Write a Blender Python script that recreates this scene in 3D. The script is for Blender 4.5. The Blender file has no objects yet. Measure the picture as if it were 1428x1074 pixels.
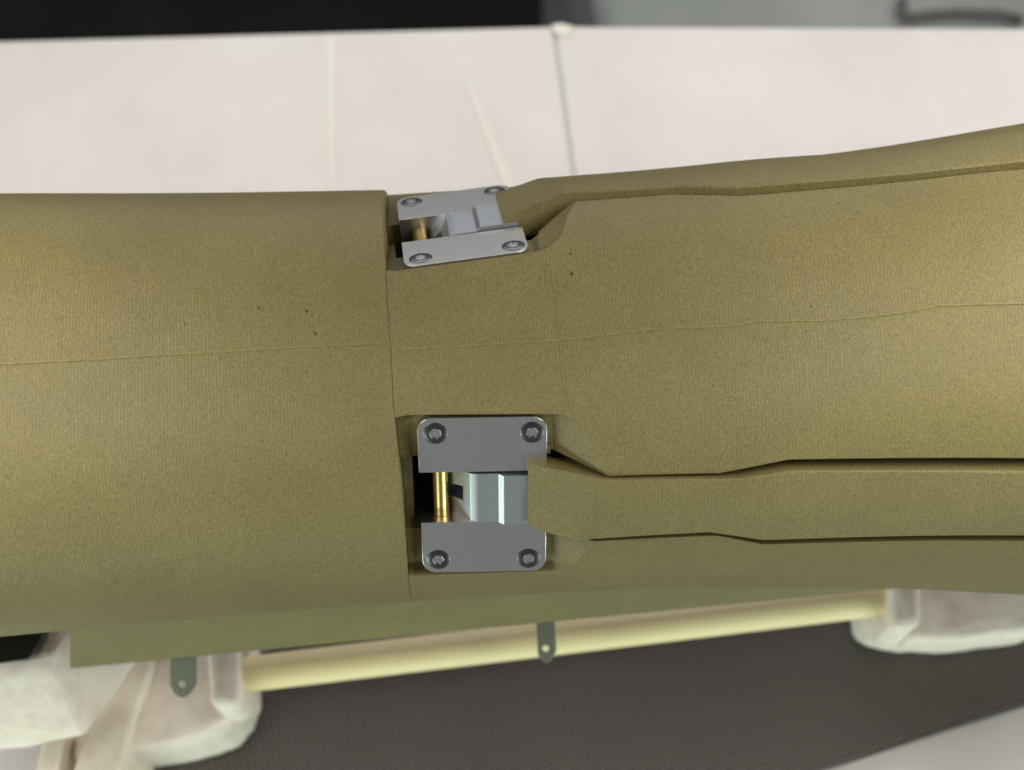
import bpy, bmesh, math, random
import numpy as np
random.seed(4)
sc = bpy.context.scene
COL = sc.collection

# ------------------------------------------------------------------ camera
W, H = 1428, 1074                 # pixel grid the measurements were taken on
FPX = 1900.0
PSI = math.radians(25)            # camera tilt away from straight down
EPS = math.radians(3.25)          # camera roll
ROLL = math.radians(12.5)         # the fuselage lies rolled towards the viewer
DAX, ZAX = 0.383, 0.16            # distance camera - fuselage axis, axis height
Fv = np.array([0, math.sin(PSI), -math.cos(PSI)])
U0 = np.array([0, math.cos(PSI), math.sin(PSI)])
X0 = np.array([1., 0, 0])
Rv = math.cos(EPS)*X0 - math.sin(EPS)*U0
Uv = math.sin(EPS)*X0 + math.cos(EPS)*U0
AX = np.array([0, 0, ZAX])
CAM = AX - Fv*DAX + U0*(9/FPX*DAX)
N0 = np.array([0, -math.sin(ROLL), math.cos(ROLL)])
T0 = np.array([0, math.cos(ROLL), math.sin(ROLL)])

from mathutils import Matrix, Vector
cd = bpy.data.cameras.new('camera')
cam = bpy.data.objects.new('camera', cd)
COL.objects.link(cam)
M = Matrix(((Rv[0], Uv[0], -Fv[0], CAM[0]), (Rv[1], Uv[1], -Fv[1], CAM[1]),
            (Rv[2], Uv[2], -Fv[2], CAM[2]), (0, 0, 0, 1)))
cam.matrix_world = M
cd.sensor_width = 36; cd.lens = FPX/W*36
cd.clip_start = 0.01; cd.clip_end = 50
cd.dof.use_dof = True
cd.dof.focus_distance = 0.338
cd.dof.aperture_fstop = 10.5
sc.camera = cam

# ------------------------------------------------------------------ light
w = bpy.data.worlds.new('World'); sc.world = w; w.use_nodes = True
bg = w.node_tree.nodes['Background']
bg.inputs[0].default_value = (1.0, 0.97, 0.96, 1); bg.inputs[1].default_value = 0.14
def area(name, loc, target, size, power, color):
    l = bpy.data.lights.new(name, 'AREA'); l.shape = 'RECTANGLE'
    l.size, l.size_y = size; l.energy = power; l.color = color
    o = bpy.data.objects.new(name, l); COL.objects.link(o)
    o.location = loc
    o.rotation_euler = (Vector(target)-Vector(loc)).to_track_quat('-Z', 'Y').to_euler()
    return o
area('lamp_key', (0.26, 0.04, 0.345), (0.24, 0.02, 0.1), (0.12, 0.4), 1.26, (1.0, 0.985, 0.85))
area('lamp_second', (-0.26, 0.035, 0.335), (-0.24, 0.015, 0.1), (0.12, 0.4), 0.98, (1.0, 0.985, 0.85))
area('fill_front_left', (-0.72, -0.75, 0.08), (0, 0, 0.1), (0.7, 0.2), 5.7, (0.78, 1.0, 0.83))  # greenish fill added to brighten the lower flank and belly panel
area('fill_front_right', (0.72, -0.75, 0.08), (0, 0, 0.1), (0.7, 0.2), 5.0, (0.81, 1.0, 0.85))  # matching fill added from the right, no actual window
area('fill_back', (0.0, 0.7, 0.40), (0, 0.1, 0.1), (0.7, 0.2), 1.9, (0.97, 1.0, 0.94))  # fill added to lift the table and the upper fuselage edge

sc.view_settings.view_transform = 'Standard'
sc.view_settings.look = 'None'
sc.view_settings.exposure = 0.0
sc.view_settings.gamma = 1.0
sc.cycles.use_denoising = True

# ------------------------------------------------------------------ helpers
def ray(px, py): return Fv + Rv*((px-W/2)/FPX) - Uv*((py-H/2)/FPX)
def P(px, py, d): return CAM + ray(px, py)*d                  # a point at depth d
def PZ(px, py, z):                                             # a point on a horizontal plane
    r = ray(px, py); return CAM + r*((z-CAM[2])/r[2])
# fuselage surface: super-elliptic section whose radius follows the axis
def NEx(x): return 2.25+.55*min(1, max(0, (-.03-x)/.1))
XS = [-.24, -.141, -.085, -.036, 0, .03, .056, .1, .141, .24]
RS = [62.8, 59.3, 57.5, 56.7, 56.4, 56.7, 57.6, 60.3, 64.5, 75]
def Rof(x):
    n = len(XS)
    i = max(0, min(n-2, int(np.searchsorted(XS, x))-1))
    def sl(k):
        if k == 0: return (RS[1]-RS[0])/(XS[1]-XS[0])
        if k == n-1: return (RS[-1]-RS[-2])/(XS[-1]-XS[-2])
        return (RS[k+1]-RS[k-1])/(XS[k+1]-XS[k-1])
    h = XS[i+1]-XS[i]; t = (x-XS[i])/h
    return ((2*t**3-3*t**2+1)*RS[i]+(t**3-2*t**2+t)*h*sl(i)+(-2*t**3+3*t**2)*RS[i+1]+(t**3-t**2)*h*sl(i+1))/1000
def srf(x, a):
    e = NEx(x); return Rof(x)*(abs(math.cos(a))**e+abs(math.sin(a))**e)**(-1/e)
def S(x, a, off=0.0):
    r = srf(x, a)+off
    return np.array([x, 0, ZAX]) + r*(math.cos(a)*N0+math.sin(a)*T0)
def bodyc(p):
    q = np.asarray(p)-AX; n = q@N0; t = q@T0
    return p[0], math.hypot(n, t), math.atan2(t, n)
def Nrm(x, a):
    v = np.cross(S(x+1e-4, a)-S(x-1e-4, a), S(x, a+.002)-S(x, a-.002)); v /= np.linalg.norm(v)
    return v if v@(math.cos(a)*N0+math.sin(a)*T0) > 0 else -v
def hit(px, py, off=0.0):                                      # where a sight line meets the fuselage
    d = ray(px, py); t = .25
    while t < .42:
        x, r, a = bodyc(CAM+d*t)
        if r < srf(x, a)+off: break
        t += .0005
    else: return None
    lo, hi = t-.0005, t
    for _ in range(25):
        m = (lo+hi)/2; x, r, a = bodyc(CAM+d*m)
        if r < srf(x, a)+off: hi = m
        else: lo = m
    x, r, a = bodyc(CAM+d*hi); return x, a

def link(name, me, mat=None, parent=None, **props):
    o = bpy.data.objects.new(name, me); COL.objects.link(o)
    if mat is not None and len(me.materials) == 0: me.materials.append(mat)
    if parent is not None: o.parent = parent
    for k, v in props.items(): o[k] = v
    return o
def thing(name, label, cat, group=None):
    o = bpy.data.objects.new(name, None); COL.objects.link(o)
    o['label'] = label; o['category'] = cat; o.empty_display_size = .02
    if group: o['group'] = group
    return o
def mesh_from(verts, faces, name='m', smooth=False, recalc=True):
    me = bpy.data.meshes.new(name)
    me.from_pydata([tuple(map(float, v)) for v in verts], [], faces)
    if recalc:
        bm = bmesh.new(); bm.from_mesh(me)
        bmesh.ops.recalc_face_normals(bm, faces=bm.faces); bm.to_mesh(me); bm.free()
    if smooth: me.polygons.foreach_set('use_smooth', [True]*len(me.polygons))
    me.update(); return me
def loft(polys, name='m', smooth=False):                       # closed solid through a list of equal-length loops
    n = len(polys[0]); v = [p for q in polys for p in q]; f = []
    for k in range(len(polys)-1):
        for i in range(n):
            j = (i+1) % n
            f.append((k*n+i, k*n+j, (k+1)*n+j, (k+1)*n+i))
    f.append(tuple(range(n))); f.append(tuple((len(polys)-1)*n+i for i in range(n)))
    return mesh_from(v, f, name, smooth)
def prism(poly, vec, name='m'):
    return loft([[np.asarray(p) for p in poly], [np.asarray(p)+vec for p in poly]], name)
def weighted_normals(me, angle=50):                              # big flat faces stay flat next to small bevels
    me.polygons.foreach_set('use_smooth', [True]*len(me.polygons))
    fn = [np.array(f.normal) for f in me.polygons]; ar = [max(f.area, 1e-14) for f in me.polygons]
    vf = {}
    for f in me.polygons:
        for v in f.vertices: vf.setdefault(v, []).append(f.index)
    c = math.cos(math.radians(angle)); nl = [None]*len(me.loops)
    for f in me.polygons:
        for li in f.loop_indices:
            a = np.zeros(3)
            for g in vf[me.loops[li].vertex_index]:
                if fn[g]@fn[f.index] > c: a = a+fn[g]*ar[g]
            nl[li] = tuple(a/np.linalg.norm(a)) if np.linalg.norm(a) > 0 else tuple(fn[f.index])
    me.normals_split_custom_set(nl); return me
def bevel(me, width, seg=2, angle=30, only=None):
    bm = bmesh.new(); bm.from_mesh(me)
    es = [e for e in bm.edges if len(e.link_faces) == 2 and e.calc_face_angle(0) > math.radians(angle) and (only is None or only(e))]
    bmesh.ops.bevel(bm, geom=es, offset=width, segments=seg, affect='EDGES', profile=.5)
    bm.to_mesh(me); bm.free()
    return weighted_normals(me)
def boolean(me, cutters, solver='EXACT'):
    o = bpy.data.objects.new('tmp', me); COL.objects.link(o); tmp = []
    for c in cutters:
        k = bpy.data.objects.new('tmpc', c); COL.objects.link(k); tmp.append(k)
        m = o.modifiers.new('b', 'BOOLEAN'); m.operation = 'DIFFERENCE'; m.object = k; m.solver = solver
    dg = bpy.context.evaluated_depsgraph_get(); dg.update()
    out = bpy.data.meshes.new_from_object(o.evaluated_get(dg))
    for k in tmp+[o]: bpy.data.objects.remove(k)
    return out
def surface_normals(me, off=0.0):                              # true normals on the turned skin, flat ones on the cuts
    me.polygons.foreach_set('use_smooth', [True]*len(me.polygons))
    cache = {}; nl = [None]*len(me.loops)
    for f in me.polygons:
        fn = np.array(f.normal)
        for li in f.loop_indices:
            vi = me.loops[li].vertex_index
            if vi not in cache:
                p = np.array(me.vertices[vi].co); x, r, a = bodyc(p)
                cache[vi] = Nrm(x, a) if abs(r-srf(x, a)-off) < 4e-5 else None
            n = cache[vi]
            nl[li] = tuple(n) if n is not None and n@fn > .93 else tuple(fn)
    me.normals_split_custom_set(nl)

# ------------------------------------------------------------------ materials
def mat(name, color, rough=.5, metal=0., spec=.5):
    m = bpy.data.materials.new(name); m.use_nodes = True
    b = m.node_tree.nodes['Principled BSDF']
    b.inputs['Base Color'].default_value = (*color, 1); b.inputs['Roughness'].default_value = rough
    b.inputs['Metallic'].default_value = metal; b.inputs['Specular IOR Level'].default_value = spec
    return m
class NT:
    def __init__(s, m): s.t = m.node_tree; s.b = s.t.nodes['Principled BSDF']
    def n(s, ty, **kw):
        x = s.t.nodes.new(ty)
        for k, v in kw.items(): setattr(x, k, v)
        return x
    def l(s, a, b): s.t.links.new(a, b)
    def coord(s, scale=(1, 1, 1)):
        tc = s.n('ShaderNodeTexCoord'); mp = s.n('ShaderNodeMapping'); mp.inputs['Scale'].default_value = scale
        s.l(tc.outputs['Object'], mp.inputs[0]); return mp.outputs[0]
    def noise(s, scale, detail=2, rough=.5, stretch=(1, 1, 1)):
        x = s.n('ShaderNodeTexNoise'); x.inputs['Scale'].default_value = scale
        x.inputs['Detail'].default_value = detail; x.inputs['Roughness'].default_value = rough
        s.l(s.coord(stretch), x.inputs['Vector']); return x.outputs['Fac']
    def math(s, op, a, b=None, c=None):
        x = s.n('ShaderNodeMath', operation=op)
        for i, v in enumerate((a, b, c)):
            if v is None: continue
            if isinstance(v, (int, float)): x.inputs[i].default_value = v
            else: s.l(v, x.inputs[i])
        return x.outputs[0]
    def ramp(s, fac, stops):
        x = s.n('ShaderNodeValToRGB'); e = x.color_ramp.elements
        while len(e) < len(stops): e.new(.5)
        for k, (p, c) in zip(e, stops): k.position = p; k.color = (*c, 1) if len(c) == 3 else c
        s.l(fac, x.inputs[0]); return x.outputs[0]
    def bump(s, h, dist, strength=1.0, normal=None):
        x = s.n('ShaderNodeBump'); x.inputs['Distance'].default_value = dist; x.inputs['Strength'].default_value = strength
        s.l(h, x.inputs['Height'])
        if normal: s.l(normal, x.inputs['Normal'])
        return x.outputs[0]

def make_print(name, OLIVE, round_edges=True, relief=.00016):
    m = mat(name, OLIVE, OL_ROUGH, 0, OL_SPEC); k = NT(m)
    tc = k.n('ShaderNodeTexCoord'); sx = k.n('ShaderNodeSeparateXYZ'); k.l(tc.outputs['Object'], sx.inputs[0])
    wob = k.math('MULTIPLY', k.noise(60, 1), .0012)
    ph = k.math('MULTIPLY', k.math('ADD', sx.outputs[0], wob), 2*math.pi/.00084)
    lines = k.math('MULTIPLY_ADD', k.math('SINE', ph), .5, .5)              # print layers
    broken = k.math('MULTIPLY', k.math('MULTIPLY', lines, k.noise(420, 2, .6, (1, .5, .5))), k.ramp(k.noise(16, 2), [(.35, (.15, .15, .15)), (.65, (1, 1, 1))]))
    grain = k.noise(3000, 2, .65, (1.0, .5, .5)); peel = k.noise(800, 2, .5, (1, .7, .7))
    h = k.math('ADD', k.math('MULTIPLY', broken, .38), k.math('ADD', k.math('MULTIPLY', grain, 1.0), k.math('MULTIPLY', peel, .2)))
    vo = k.n('ShaderNodeTexVoronoi'); vo.inputs['Scale'].default_value = 75; k.l(k.coord(), vo.inputs['Vector'])
    sep = k.n('ShaderNodeSeparateXYZ'); k.l(vo.outputs['Color'], sep.inputs[0])
    pit = k.math('MULTIPLY', k.math('LESS_THAN', vo.outputs['Distance'], k.math('MULTIPLY', sep.outputs[1], .05)), k.math('GREATER_THAN', sep.outputs[0], .93))
    h = k.math('SUBTRACT', h, k.math('MULTIPLY', pit, 3.0))
    bv = k.n('ShaderNodeBevel'); bv.samples = 4; bv.inputs['Radius'].default_value = .0004
    k.l(k.bump(h, relief, BUMP, bv.outputs[0] if round_edges else None), k.b.inputs['Normal'])
    blot = k.noise(38, 3, .6)
    c = k.ramp(blot, [(.3, tuple(v*.93 for v in OLIVE)), (.7, tuple(v*1.06 for v in OLIVE))])
    fine = k.noise(2500, 2, .7, (1.0, .62, .62))                             # print grit, its relief shading put into the colour, short strokes along the layers
    g1 = k.math('MULTIPLY_ADD', fine, GRAIN_SHADE, 1-GRAIN_SHADE*.5); g2 = k.math('MULTIPLY_ADD', broken, GRAIN_SHADE*.12, 1-GRAIN_SHADE*.02)
    mx = k.n('ShaderNodeVectorMath', operation='SCALE'); k.l(c, mx.inputs[0]); k.l(k.math('MULTIPLY', g1, g2), mx.inputs['Scale'])
    k.l(mx.outputs[0], k.b.inputs['Base Color'])
    k.l(k.math('MULTIPLY_ADD', k.noise(300, 2), .12, OL_ROUGH-.06), k.b.inputs['Roughness'])
    return m
OLIVE = (.158, .126, .049); OL_ROUGH = .55; OL_SPEC = .4; BUMP = 1.0; GRAIN_SHADE = 1.5
M_OL = make_print('olive_print', OLIVE)
M_SEAM_LIT = make_print('olive_seam_lit', tuple(v*1.16 for v in OLIVE), False, .0001)  # lighter olive, the lit crest of the ridge painted into the colour
M_PANEL = make_print('olive_panel', (.19, .162, .072), True, .00008)
def make_metal(name, color, rough, grain=.00002, scale=2600):
    m = mat(name, color, rough, 1.0); k = NT(m)
    g = k.noise(scale, 2); g2 = k.noise(700, 2)
    k.l(k.bump(g, grain, .6), k.b.inputs['Normal'])
    k.l(k.math('MULTIPLY_ADD', g2, .03, rough-.015), k.b.inputs['Roughness'])
    k.l(k.ramp(g, [(.3, tuple(v*.88 for v in color)), (.72, tuple(min(1, v*1.1) for v in color))]), k.b.inputs['Base Color'])
    return m
M_AL = make_metal('milled_aluminium', (.80, .79, .81), .29, .00001, 4200)
M_LEV = make_metal('shaded_lever', (.40, .41, .46), .46, .00002, 3000)  # darker than the plates, shade of the recess painted into the metal
M_STEEL = make_metal('screw_steel', (.12, .12, .125), .34)
M_GLINT = make_metal('socket_glint', (.62, .45, .37), .3)  # coppery glint on the socket floor painted as a brighter metal
M_BRASS = make_metal('brass', (.60, .44, .17), .33)
M_TAB = make_metal('bracket_steel', (.27, .29, .24), .5)

# ------------------------------------------------------------------ fuselage
fus = thing('aircraft_fuselage', 'olive green 3D printed fuselage with two metal hinges and folded arms set into its skin', 'aircraft fuselage')

A_SEAM = [-180, -80, -56, -34, -13, 0, 22, 45, 61, 90, 180]
X_SEAM = [-29.9, -29.9, -28.7, -28.1, -28.5, -28.6, -29.4, -30.6, -31.6, -31.8, -29.9]
def seam(a): return float(np.interp(math.degrees(a), A_SEAM, X_SEAM))/1000
NA = 220
def shell(x0f, x1f, nx, chamfer_end):
    rings = []
    for i in range(nx+1):
        ring = []
        for j in range(NA):
            a = -math.pi+2*math.pi*j/NA
            xa, xb = x0f(a), x1f(a); ch = .00025
            if chamfer_end == 'r':   xs = [xa+(xb-ch-xa)*k/(nx-1) for k in range(nx)]+[xb]; dip = ch*.6 if i == nx else 0
            else:                    xs = [xa]+[xa+ch+(xb-xa-ch)*k/(nx-1) for k in range(nx)]; dip = ch*.6 if i == 0 else 0
            ring.append(S(xs[i], a, -dip))
        rings.append(ring)
    v = [p for r in rings for p in r]; f = []
    for i in range(nx):
        for j in range(NA):
            k = (j+1) % NA
            f.append((i*NA+j, i*NA+k, (i+1)*NA+k, (i+1)*NA+j))
    n = len(v)
    v.append(np.mean(rings[0], axis=0)); v.append(np.mean(rings[-1], axis=0))
    for j in range(NA):
        k = (j+1) % NA
        f.append((j, k, n)); f.append((nx*NA+j, nx*NA+k, n+1))
    return mesh_from(v, f, 'shell')
front = shell(lambda a: -.23, lambda a: seam(a)-.00003, 60, 'r')
rear = shell(lambda a: seam(a)+.00003, lambda a: .23, 100, 'l')
def pits(pix):                                                   # tiny voids in the print
    v, f = [], []
    for px, py, r in pix:
        h = hit(px, py); p = S(*h); n = Nrm(*h); u = np.cross(n, X0); u /= np.linalg.norm(u); w_ = np.cross(n, u); b = len(v)
        for k in range(7):
            a = 2*math.pi*k/7; e = (u*math.cos(a)*1.3+w_*math.sin(a))*r*random.uniform(.7, 1.2)
            v.append(p+e*1.6+n*r*.8)
        v.append(p-n*r*2.2); v.append(p+n*r*.9)
        for k in range(7): f += [(b+k, b+(k+1) % 7, b+7), (b+(k+1) % 7, b+k, b+8)]
    return mesh_from(v, f, 'pits')
front = boolean(front, [pits([(361, 429, .00030), (428, 434, .00034), (440, 465, .00032), (258, 451, .0002)])])
surface_normals(front)
link('front_shell', front, M_OL, fus)

# hinge frames, measured from the four plate corners
def surfpt(px, py, off=0.): x, a = hit(px, py, off); return S(x, a, off)
def frame(A, B, l1, l2):
    T = (A-B)/np.linalg.norm(A-B); N = np.cross(X0, T); N /= np.linalg.norm(N)
    if N@Fv > 0: N = -N
    C = (A+B)/2
    def pl(px, py): d = ray(px, py); return CAM+d*(((C-CAM)@N)/(d@N))
    v = pl(*l2)-pl(*l1); v /= np.linalg.norm(v)
    Td = np.cross(N, v)
    if Td@T < 0: Td = -Td
    return C, v, Td, N
Ab = surfpt(677, 583); Bb = surfpt(671, 797)
FB = frame(Ab, Bb, (587, 660), (768, 657))
At = surfpt(655, 361)
d_ = ray(626, 267); o_ = CAM-At; a_ = d_@d_; b_ = 2*o_@d_; c_ = o_@o_-.045**2
Bt = CAM+d_*((-b_+math.sqrt(max(0, b_*b_-4*a_*c_)))/2/a_)
Xt = surfpt(742, 351)-surfpt(572, 374); Xt /= np.linalg.norm(Xt)
Tt = (At-Bt)-Xt*((At-Bt)@Xt); Tt /= np.linalg.norm(Tt); Nt = np.cross(Xt, Tt)
if Nt@Fv > 0: Nt = -Nt
FT = ((At+Bt)/2+Xt*.0002, Xt, Tt, Nt)
def L(F, x, t, n): return F[0]+(F[1]*x+F[2]*t+F[3]*n)/1000      # hinge millimetres -> world
def inL(F, p): q = (np.asarray(p)-F[0])*1000; return q@F[1], q@F[2], q@F[3]

def smooth_path(p, n=4, start=6):                                # rounds the ramp end of the outline
    p = [np.array(q, float) for q in p]; out = p[:start]
    for i in range(start, len(p)-1):
        a, b, c, d = p[i-1], p[i], p[i+1], p[min(i+2, len(p)-1)] if i+2 < len(p) else 2*p[i+1]-p[i]
        for k in range(n):
            t = k/n; out.append(.5*(2*b+(c-a)*t+(2*a-5*b+4*c-d)*t*t+(3*b-a-3*c+d)*t**3))
    return [tuple(q) for q in out+[p[-1]]]
def pocket(F, lo=1.0):
    fl = [(-32, 20.4), (-22.2, 21.0), (-20.6, 22.4), (-17.6, 22.9), (2, 22.9), (12, 22.9), (15.6, 22.7), (16.8, 21.8), (17.2, 19), (17.2, 15), (17.2, 11), (17.2, 6), (17.2, 2)]
    tp = [(-32, 20.6, 1), (-22.2, 21.2, .6), (-20.6, 22.5, 0), (-17.6, 23.1, 0), (2, 23.1, 0), (14, 23.1, 0), (18.6, 22.9, 0), (21.2, 21.9, .6), (23.2, 19.8, 1.1), (25, 15.7, 2.3), (27, 11, 3.6), (30, 6, 4.4), (30.5, 2, 4.8)]
    hi = []
    for (x, t), (X, T, n) in zip(fl, tp):
        k = (10+2.6)/(n+2.6); hi.append((x+(X-x)*k, t+(T-t)*k))
    fl, hi = smooth_path(fl), smooth_path(hi)
    mir = lambda q: [(x, -t*(lo if t > 18 and x < 17 else 1)) for x, t in reversed(q)]
    return loft([[L(F, x, t, -2.6) for x, t in fl+mir(fl)], [L(F, x, t, 10) for x, t in hi+mir(hi)]], 'pocket')
def slot(F):
    q = [(-17.6, 10.6), (19.5, 10.6), (19.5, -10.6), (-17.6, -10.6)]
    return loft([[L(F, x, t, -38) for x, t in q], [L(F, x, t, 9) for x, t in q]], 'slot')

def step(F):                                                     # shallow step between the ledge and the joint
    q = [(-32, 10.4), (-17.2, 10.4), (-17.2, -10.4), (-32, -10.4)]
    return loft([[L(F, x, t, -7) for x, t in q], [L(F, x, t, 8) for x, t in q]], 'step')

# folded arms and the channels they lie in; outlines as (x, angle) on the skin
PROUD = .0012
def curve(pts): 
    pts = sorted(pts); xs = [p[0] for p in pts]; an = [p[1] for p in pts]
    return lambda x: float(np.interp(x, xs, an))
def px_curve(pix, off=0.): return [hit(px, py, off) for px, py in pix]
R_ = math.radians
def ext(pts):                                                   # carry the last direction out of frame
    p = sorted(pts); (x0, a0), (x1, a1) = p[-2], p[-1]; p.append((.226, a1+(a1-a0)/(x1-x0)*(.226-x1)*.6)); return p
bot = dict(
    body_in=ext(px_curve([(768, 638), (848, 664.5), (1005, 660), (1100, 641), (1428, 639)])),
    arm_in=ext(px_curve([(738, 655), (848, 670.5), (1030, 669), (1100, 657.5), (1428, 658)], PROUD)),
    arm_out=ext(px_curve([(732, 745), (765, 751), (800, 755), (990, 744), (1065, 755), (1428, 748.5)], PROUD)),
    body_out=ext(px_curve([(765, 759), (800, 756.8), (1000, 747), (1065, 759.5), (1428, 754.5)])))
ti = px_curve([(792, 267.5), (943, 259), (1025, 260.7), (1125, 253), (1428, 223.5)], PROUD)
top = dict(
    body_in=ext([(.003, R_(34))]+px_curve([(792, 281.6), (939, 271), (1034, 273.4), (1361, 241.7), (1428, 236)])),
    arm_in=ext([(.0, R_(40)), (.0075, R_(43))]+ti),
    arm_out=ext([(.0, R_(60)), (.02, R_(63)), (.045, R_(63)), (.062, R_(62.5))]+px_curve([(1234, 217), (1330, 203.5), (1428, 188)])),
    body_out=ext([(.0, R_(63)), (.02, R_(64)), (.045, R_(64.2)), (.062, R_(63.7))]+[(x, a+R_(2.2)) for x, a in px_curve([(1234, 217), (1330, 203.5), (1428, 188)])]))
def strip_solid(fi, fo, x0, x1, r_hi, r_lo, n=150, nt=12, edge=0.0, xend=None):
    loops = []
    for i in range(n+1):
        x = x0+(x1-x0)*i/n; ai, ao = fi(x), fo(x); s = 1 if ao > ai else -1; lp = []
        da = s*edge/.057
        an = [ai]+[ai+da+(ao-ai-2*da)*k/nt for k in range(nt+1)]+[ao]
        for k, a in enumerate(an):
            lp.append(S(x, a, r_hi-(edge if k in (0, len(an)-1) else 0)))
        lp += [S(x, ao, r_lo), S(x, ai, r_lo)]
        loops.append(lp)
    return loft(loops, 'strip')
def channel(d):
    return strip_solid(curve(d['body_in']), curve(d['body_out']), .0085, .225, .008, -.011)

def volume(me):
    bm = bmesh.new(); bm.from_mesh(me); v = bm.calc_volume(); bm.free(); return v
for c in [pits([(795, 353, .00036), (797, 381, .0004), (1131, 427, .0002), (1170, 283, .0002)]), pocket(FB), slot(FB), step(FB), channel(bot), pocket(FT, 1.45), slot(FT), step(FT), channel(top)]:
    nxt = boolean(rear, [c])
    if volume(nxt) > .8*volume(rear): rear = nxt
surface_normals(rear)
link('rear_shell', rear, M_OL, fus)

def half_space(p, n, size=.12):                                  # a big box on the n side of a plane
    n = n/np.linalg.norm(n); u = np.cross(n, X0); u /= np.linalg.norm(u); v = np.cross(n, u)
    q = [p+u*a*size+v*b*size for a, b in ((-1, -1), (1, -1), (1, 1), (-1, 1))]
    return loft([q, [k+n*size for k in q]], 'cut')
def end_cut(F, x, slope=0.):                                     # squares the hub off across the hinge axis
    return half_space(L(F, x, 0, 0), -F[1]+F[3]*slope)
def arm(d, F, x0, hub3):
    me = strip_solid(curve(d['arm_in']), curve(d['arm_out']), x0, .222, PROUD, -.0095, 170, 16, .0004)
    A, B, C = hub3; n = np.cross(B-A, C-A)
    if n@F[3] < 0: n = -n
    me = boolean(me, [half_space(A, n, .06), end_cut(F, 11.0)])
    surface_normals(me, PROUD)
    return link('folding_arm', me, M_OL, fus)
def sp(x, deg, off): return S(x, R_(deg), off)
arm(bot, FB, -.004, (surfpt(850, 678, PROUD), surfpt(800, 756, PROUD), L(FB, 11, -1, 2.1)))
xa, aa = hit(850, 678, PROUD); xb, ab = hit(800, 756, PROUD)
arm(top, FT, -.008, (S(xa-.004, R_(47.5), PROUD), S(xb-.004, R_(62.5), PROUD), L(FT, 11, -1, 2.3)))

# hinges
def rounded_plate(s):
    pts = [(-15.6, 7.3*s), (15.6, 7.3*s)]
    for cx, a0 in ((15.6-3.6, 0), (-15.6+3.6, 90)):
        for k in range(7):
            a = R_(a0+15*k); pts.append((cx+3.6*math.cos(a), s*(22.4-3.6+3.6*math.sin(a))))
    return pts
def screw_mesh(F, cx, ct):
    v, f, mi = [], [], []
    def ring(r, n, hexa=False, m=24):
        i0 = len(v)
        for k in range(m):
            a = 2*math.pi*k/m; rr = r
            if hexa: rr = r*(1+.14*math.cos(6*a+cx))
            v.append(L(F, cx+rr*math.cos(a), ct+rr*math.sin(a), n))
        return i0
    rs = [ring(2.95, -.9), ring(2.95, .02), ring(2.75, .12), ring(2.2, .24), ring(1.5, .3), ring(1.3, .16, True), ring(.8, -.9, True)]
    for q, (a, b) in enumerate(zip(rs[:-1], rs[1:])):
        for k in range(24):
            j = (k+1) % 24; f.append((a+k, a+j, b+j, b+k)); mi.append(0)
    c = len(v); v.append(L(F, cx, ct, -.75))
    for k in range(24): f.append((rs[-1]+k, rs[-1]+(k+1) % 24, c)); mi.append(1)
    me = mesh_from(v, f, 'screw'); 
    me.materials.append(M_STEEL); me.materials.append(M_GLINT); me.polygons.foreach_set('material_index', mi)
    return me
def hinge(F):
    sx = {1: [(-11.3, 18.3), (12.0, 18.2)], -1: [(-11.6, -18.4), (11.2, -18.5)]}
    for s in (1, -1):
        pts = rounded_plate(s)
        pl_ = bevel(loft([[L(F, x, t, -2.5) for x, t in pts], [L(F, x, t, 0) for x, t in pts]], 'plate'), .0001, 2, only=lambda e: all(abs((np.array(v.co)-F[0])@F[3]) < 1e-5 for v in e.verts))
        p = link('hinge_plate', pl_, M_AL, fus)
        q = [(-15.57, 7.34*s), (15.57, 7.34*s), (15.57, 9.6*s), (-15.57, 9.6*s)]
        ck = loft([[L(F, x, t, -13) for x, t in q], [L(F, x, t, -1.5) for x, t in q]], 'cheek')
        link('cheek', ck, M_AL, p)
        for cx, ct in sx[s]: link('screw', screw_mesh(F, cx, ct), None, p)
    # brass pin
    m = 24; lo = []; hi = []
    for k in range(m):
        a = 2*math.pi*k/m
        lo.append(L(F, -10.6+2.0*math.cos(a), -7.25, -4.6+2.0*math.sin(a))); hi.append(L(F, -10.6+2.0*math.cos(a), 7.25, -4.6+2.0*math.sin(a)))
    pm = loft([lo, hi], 'pin', True); pm.set_sharp_from_angle(angle=R_(40)); link('hinge_pin', pm, M_BRASS, fus)
    # lever with a stepped top and a slotted sloping end
    prof = [(-9.6, -11.5), (-9.6, -6.8), (-3.6, -.9), (-3.2, -.45), (-2.0, -.12), (-1.0, 0), (3.6, 0), (4.2, .3), (4.7, .85), (5.3, 1.1), (14.5, 1.1), (14.5, -11.5)]
    lv = loft([[L(F, x, -7.6, n) for x, n in prof], [L(F, x, 6.6, n) for x, n in prof]], 'lever')
    q = [(-9.0, .6), (-5.0, 1.8), (-5.0, -2.3), (-9.0, -2.9)]
    cut = loft([[L(F, x, t, -10) for x, t in q], [L(F, x, t, 1) for x, t in q]], 'c')
    lv = bevel(boolean(lv, [cut]), .00012, 2, 28)
    link('lever', lv, M_LEV, fus)
hinge(FB); hinge(FT)

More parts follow.
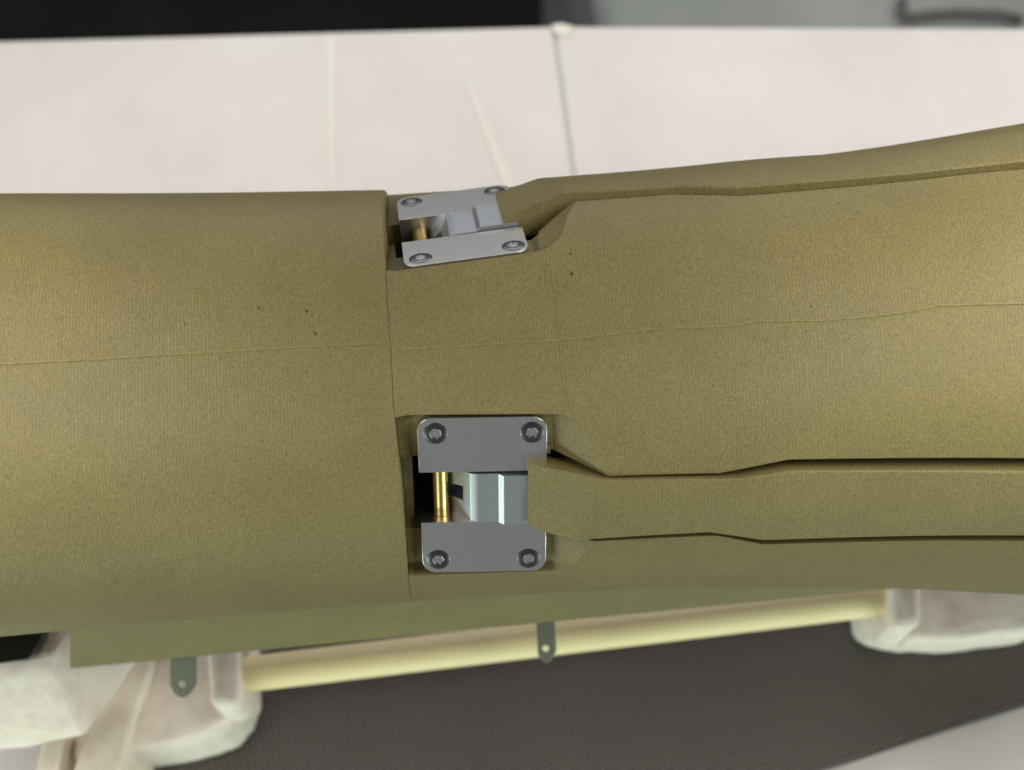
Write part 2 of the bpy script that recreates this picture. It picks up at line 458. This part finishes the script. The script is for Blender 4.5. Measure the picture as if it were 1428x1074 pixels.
# raised seam where the printed halves meet, and hairline rings
def ridge(pix, wd=.00034, hgt=.00034, name='seam_ridge'):
    pts = []
    for (a, b) in zip(pix[:-1], pix[1:]):
        n = max(2, int(math.hypot(b[0]-a[0], b[1]-a[1])/6))
        for k in range(n): pts.append((a[0]+(b[0]-a[0])*k/n, a[1]+(b[1]-a[1])*k/n))
    pts.append(pix[-1]); pts = [(x, y+random.uniform(-.35, .35)) for x, y in pts]
    H_ = [hit(*p) for p in pts]; ws = [S(*h) for h in H_]; v = []; f = []
    for i, (h, p) in enumerate(zip(H_, ws)):
        t = ws[min(i+1, len(ws)-1)]-ws[max(i-1, 0)]; n = Nrm(*h); s = np.cross(n, t); s /= np.linalg.norm(s)
        hh = hgt*random.uniform(.75, 1.1)
        v += [p-s*wd-n*4e-5, p-s*wd*.6+n*hh, p+s*wd*.5+n*hh*.9, p+s*wd*.75-n*4e-5]
        if i: b = 4*i; f += [(b-4+q, b-3+q, b+1+q, b+q) for q in range(3)]
    return link(name, mesh_from(v, f, 'ridge', False), M_SEAM_LIT, fus)
ridge([(-30, 509.5), (0, 508), (150, 500), (300, 491), (420, 484), (500, 480), (538, 478)])
ridge([(553, 487), (620, 484), (680, 480), (770, 475), (840, 468), (900, 460), (980, 456), (1020, 455), (1055, 448), (1150, 447), (1230, 440), (1270, 434), (1290, 430), (1310, 426), (1428, 423), (1450, 422)])
for q in ([(768, 358), (772, 400), (778, 450), (783, 500), (789, 545), (792, 576)],): ridge(q, .0002, .00014, 'hairline_ridge')

# belly panel below the fuselage, with two metal tabs
bp = [P(97, 933, .42), P(1300, 816, .42), P(1300, 690, .375), P(97, 700, .36)]
me = bevel(prism(bp, Fv*.003), .0003, 1)
panel = link('belly_panel', me, M_PANEL, fus, label='flat olive panel standing out below the fuselage')
def tab(outline, hole, r, d):
    n = 32; cx, cy = hole; out = []
    for k in range(n):
        a = 2*math.pi*k/n; dx, dy = math.cos(a), math.sin(a); best = 1e9
        for (x1, y1), (x2, y2) in zip(outline, outline[1:]+outline[:1]):
            den = dx*(y2-y1)-dy*(x2-x1)
            if abs(den) < 1e-9: continue
            t = ((x1-cx)*(y2-y1)-(y1-cy)*(x2-x1))/den; u = ((x1-cx)*dy-(y1-cy)*dx)/den
            if t > 0 and -1e-6 <= u <= 1+1e-6: best = min(best, t)
        out.append((cx+dx*best, cy+dy*best))
    inn = [(cx+r*math.cos(2*math.pi*k/n), cy+r*math.sin(2*math.pi*k/n)) for k in range(n)]
    v = []
    for dd in (0, .0016):
        v += [P(x, y, d)+Fv*dd for x, y in out]; v += [P(x, y, d)+Fv*dd for x, y in inn]
    f = []
    for k in range(n):
        j = (k+1) % n
        f += [(k, j, n+j, n+k), (2*n+k, 2*n+j, 3*n+j, 3*n+k), (k, j, 2*n+j, 2*n+k), (n+k, n+j, 3*n+j, 3*n+k)]
    return link('mounting_tab', bevel(mesh_from(v, f, 'tab'), .0002, 1, 50), M_TAB, panel)
tab([(237, 890), (273, 890), (273, 955), (266, 967), (257, 973), (250, 973), (242, 967), (237, 956)], (253, 955), 5.5, .424)
tab([(747, 850), (773, 850), (776, 908), (770, 919), (764, 926), (758, 923), (750, 914)], (761, 905), 5, .424)

# ------------------------------------------------------------------ surroundings
M_WHITE = mat('white_laminate', (.74, .69, .69), .45); k = NT(M_WHITE)
k.l(k.ramp(k.noise(14, 5, .62), [(.28, (.75, .69, .71)), (.72, (.85, .79, .815))]), k.b.inputs['Base Color'])
M_GAP = mat('joint_filler', (.60, .59, .62), .6)
M_TAPE = mat('pale_tape', (.87, .82, .79), .35)
M_BLACK = mat('dark_floor', (.012, .012, .011), .6); k = NT(M_BLACK)
k.l(k.ramp(k.noise(9, 5, .7), [(.35, (.006, .006, .006)), (.75, (.022, .021, .02))]), k.b.inputs['Base Color'])
M_CASE = mat('grey_plastic', (.30, .31, .30), .4); k = NT(M_CASE)
k.l(k.ramp(k.noise(6, 3), [(.35, (.34, .36, .36)), (.65, (.48, .50, .50))]), k.b.inputs['Base Color'])
M_GRIP = mat('grip_rubber', (.14, .14, .14), .5)
M_DARK = mat('dark_rubber', (.02, .02, .02), .6)
M_WOOD = mat('cream_dowel', (.74, .62, .36), .5); k = NT(M_WOOD)
k.l(k.ramp(k.noise(40, 4, .6, (.12, 1, 1)), [(.3, (.86, .69, .37)), (.55, (.96, .81, .49)), (.74, (.95, .80, .50)), (.78, (.52, .60, .40))]), k.b.inputs['Base Color'])
def make_foam(name, c1, c2, c3):
    m = mat(name, c2, .75, 0, .3); k = NT(m)
    n1 = k.noise(35, 5, .65); n2 = k.noise(160, 4, .7)
    k.l(k.ramp(k.math('ADD', k.math('MULTIPLY', n1, .6), k.math('MULTIPLY', n2, .4)), [(.33, c1), (.5, c2), (.68, c3)]), k.b.inputs['Base Color'])
    k.l(k.bump(k.math('ADD', k.math('MULTIPLY', n1, .7), k.math('MULTIPLY', n2, .5)), .0016, .8), k.b.inputs['Normal'])
    return m
M_FOAM = make_foam('painted_foam', (.70, .60, .54), (.88, .77, .70), (.95, .86, .79))
M_PEACH = make_foam('bare_pine', (.74, .62, .52), (.84, .75, .65), (.90, .83, .74))
M_MAT = mat('black_mat', (.028, .026, .025), .5); k = NT(M_MAT)
tc = k.n('ShaderNodeTexCoord'); mp = k.n('ShaderNodeMapping'); mp.inputs['Rotation'].default_value = (0, 0, -.28)
k.l(tc.outputs['Object'], mp.inputs[0]); s_ = k.n('ShaderNodeSeparateXYZ'); k.l(mp.outputs[0], s_.inputs[0])
wx = k.math('SINE', k.math('MULTIPLY', s_.outputs[0], 2*math.pi/.0023)); wy = k.math('SINE', k.math('MULTIPLY', s_.outputs[1], 2*math.pi/.0023))
wv = k.math('SUBTRACT', 1.0, k.math('MULTIPLY', k.math('MULTIPLY_ADD', wx, .5, .5), k.math('MULTIPLY_ADD', wy, .5, .5)))
k.l(k.bump(wv, .0006, 1.0), k.b.inputs['Normal'])
k.l(k.ramp(k.math('ADD', wv, k.math('MULTIPLY_ADD', k.noise(14, 4, .6), .5, -.25)), [(.1, (.022, .019, .019)), (1.0, (.135, .11, .107))]), k.b.inputs['Base Color'])

# work table: two white boards with a joint
e0, e1 = PZ(0, 57, 0), PZ(770, 36, 0); ed = (e1-e0)/(e1-e0)[0]
j0, j1 = PZ(772, 37, 0), PZ(800, 245, 0); jd = (j1-j0)/abs((j1-j0)[1])
far = lambda x: e0+ed*(x-e0[0])
jb = j0; jf = j0+jd*.75
r1 = PZ(1428, 40, 0); rd = (r1-j0)/(r1-j0)[0]
tb = thing('work_table', 'white work table under the fuselage, its top made of two boards', 'table')
gx = np.array([.0009, 0, 0])
q = [far(-.7), jb-gx, jf-gx, np.array([-.7, jf[1], 0])]
link('tabletop_board', bevel(prism(q, np.array([0, 0, -.028])), .0008, 2), M_WHITE, tb)
q = [jb+gx, j0+rd*.75, np.array([j0[0]+.75, jf[1], 0]), jf+gx]
link('tabletop_board', bevel(prism(q, np.array([0, 0, -.028])), .0008, 2), M_WHITE, tb)
q = [jb-gx*.95, jb+gx*.95, jf+gx*.95, jf-gx*.95]
link('joint_strip', prism([p+np.array([0, 0, -.0012]) for p in q], np.array([0, 0, -.02])), M_GAP, tb)
for lx, ly in ((-.62, .18), (.75, .18), (-.62, -.42), (.75, -.42)):
    q = [np.array([lx+a*.03, ly+b*.03, -.029]) for a, b in ((-1, -1), (1, -1), (1, 1), (-1, 1))]
    link('leg', prism(q, np.array([0, 0, -.721])), M_DARK, tb)
def flat(name, pix, z, th, m, label, cat):
    q = [PZ(x, y, z) for x, y in pix]
    return link(name, prism(q, np.array([0, 0, -th])), m, None, label=label, category=cat)
flat('tape_strip', [(456, 48), (466, 48), (469, 330), (460, 330)], .0007, .0005, M_TAPE, 'straight pale tape strip running from the table edge to the fuselage', 'tape')
flat('tape_strip', [(648, 112), (655, 112), (722, 270), (706, 270)], .0007, .0005, M_TAPE, 'slanting pale tape sliver on the table behind the upper hinge', 'tape')
pts = [PZ(x, y, 0) for x, y in ((766, 36), (782, 33), (802, 38), (798, 50), (780, 53), (769, 46))]
me = loft([[p+np.array([0, 0, .0006]) for p in pts], [p*.6+np.mean(pts, axis=0)*.4+np.array([0, 0, .002]) for p in pts]])
link('tape_scrap', bevel(me, .0008, 2), M_TAPE, None, label='crumpled pale tape scrap at the far table edge by the board joint', category='tape')

# black mat
m0, m1 = PZ(1428, 985, .003), PZ(1150, 1074, .003); md = (m0-m1)/np.linalg.norm(m0-m1); mn = np.array([-md[1], md[0], 0])
if mn[1] < 0: mn = -mn
ml = m1-md*((m1[0]+.135)/md[0]); mr = m0+md*.12
q = [ml, mr, mr+mn*.085, ml+mn*.105]
link('rubber_mat', bevel(prism(q, np.array([0, 0, -.0029])), .0006, 2), M_MAT, None, label='black woven textured mat lying on the table under the fuselage and dowel', category='mat')

# stand: two foam ends joined by a dowel, a foam rest block and a wooden leg
st = thing('support_stand', 'white painted foam stand with cream dowel carrying the fuselage', 'stand')
def cyl(a, b, r, n=28, name='c'):
    d = b-a; d = d/np.linalg.norm(d); u = np.cross(d, [0, 0, 1]); u /= np.linalg.norm(u); v = np.cross(d, u)
    c = lambda p: [p+r*(math.cos(2*math.pi*k/n)*u+math.sin(2*math.pi*k/n)*v) for k in range(n)]
    return loft([c(a), c(b)], name)
da, db = P(331, 942, .465), P(1262, 831, .477)
dm = cyl(da, db, .006, name='dowel'); dm.polygons.foreach_set('use_smooth', [True]*len(dm.polygons)); dm.set_sharp_from_angle(angle=R_(40))
link('dowel', dm, M_WOOD, st)
dd = (db-da)/np.linalg.norm(db-da)
def rough(me, amp, cuts=3, seed=0):
    bm = bmesh.new(); bm.from_mesh(me)
    bmesh.ops.triangulate(bm, faces=[f for f in bm.faces if len(f.verts) > 4])
    bmesh.ops.subdivide_edges(bm, edges=bm.edges, cuts=cuts, use_grid_fill=True)
    from mathutils import noise as mn_
    for v in bm.verts:
        n = mn_.noise_vector(v.co*70+Vector((seed, 0, 0)))*.7+mn_.noise_vector(v.co*230)*.7
        v.co += n*amp
    bm.to_mesh(me); bm.free(); me.polygons.foreach_set('use_smooth', [True]*len(me.polygons)); return me
def block(pix, z, z0, mat_, name, bev=.004, amp=.0009):
    q = [PZ(x, y, z) for x, y in pix]; me = prism(q, np.array([0, 0, z0-z]))
    me = bevel(me, bev, 3); return link(name, rough(me, amp, 4), mat_, st)
block([(100, 860), (338, 860), (340, 960), (330, 996), (308, 1018), (280, 1030), (190, 1048), (100, 1066)], .038, .0035, M_FOAM, 'end_block')
block([(1192, 780), (1205, 868), (1218, 880), (1270, 893), (1320, 893), (1450, 880), (1520, 780)], .026, .0035, M_FOAM, 'end_block', .0035)
block([(286, 880), (334, 880), (336, 978), (322, 990), (292, 984)], .055, .03, M_FOAM, 'dowel_socket', .003, .0005)
block([(1240, 790), (1285, 790), (1286, 866), (1276, 876), (1254, 876), (1241, 868)], .051, .02, M_FOAM, 'dowel_socket', .003, .0005)
block([(208, 905), (192, 925), (112, 1040), (88, 1110), (158, 1110), (186, 1000), (214, 925)], .043, .0035, M_PEACH, 'leg', .002, .0003)
block([(62, 1020), (92, 1020), (72, 1110), (38, 1110)], .044, .0035, M_PEACH, 'leg', .002, .0003)
FTL, FTR, FBR, FBL = P(-80, 930, .425), P(72, 912, .425), P(120, 1034, .435), P(-80, 1066, .435)
BTL, BTR, BBR, BBL = P(-80, 860, .44), P(99, 866, .442), P(205, 915, .465), P(-80, 930, .48)
me = mesh_from([FTL, FTR, FBR, FBL, BTL, BTR, BBR, BBL], [(0, 1, 2, 3), (4, 5, 6, 7), (0, 1, 5, 4), (1, 2, 6, 5), (2, 3, 7, 6), (3, 0, 4, 7)])
link('rest_block', rough(bevel(me, .0035, 3), .0008, 4, 3), M_FOAM, st)
q = [P(-90, 905, .418), P(-90, 940, .418), P(40, 919, .418), P(56, 893, .424), P(66, 860, .43), P(-90, 870, .43)]
link('black_pad', bevel(prism(q, Fv*.008), .0006, 2), M_DARK, st)

# behind the table
fz = -.75
q = [np.array([-3, -1, fz]), np.array([3, -1, fz]), np.array([3, 1.25, fz]), np.array([-3, 1.25, fz])]
link('floor', mesh_from(q, [(0, 1, 2, 3)]), M_BLACK, None, kind='structure')
cz = -.2
case = thing('storage_case', 'grey rounded plastic case with dark handle on the floor behind the table', 'case')
c0 = PZ(838, 30, cz)
q = [c0+np.array([0, -.06, 0]), c0+np.array([.75, -.06, 0]), c0+np.array([.75, .35, 0]), c0+np.array([-.02, .35, 0])]
link('body', bevel(prism(q, np.array([0, 0, fz-cz])), .02, 4), M_CASE, case)
hp = [(1258, 2), (1256, 18), (1270, 25), (1330, 20), (1395, 22), (1425, 30)]
hv = [PZ(x, y, cz+.012) for x, y in hp]
v = []; f = []
for i, p in enumerate(hv):
    t = hv[min(i+1, 5)]-hv[max(i-1, 0)]; t /= np.linalg.norm(t); s = np.cross(t, [0, 0, 1]); s /= np.linalg.norm(s)
    for k_ in range(10):
        a = 2*math.pi*k_/10; v.append(p+.0038*(math.cos(a)*s+math.sin(a)*np.array([0, 0, 1])))
    if i:
        for k_ in range(10): f.append(((i-1)*10+k_, (i-1)*10+(k_+1) % 10, i*10+(k_+1) % 10, i*10+k_))
f += [tuple(range(10)), tuple(50+k_ for k_ in range(10))]
link('handle', mesh_from(v, f, 'h', True), M_GRIP, case)
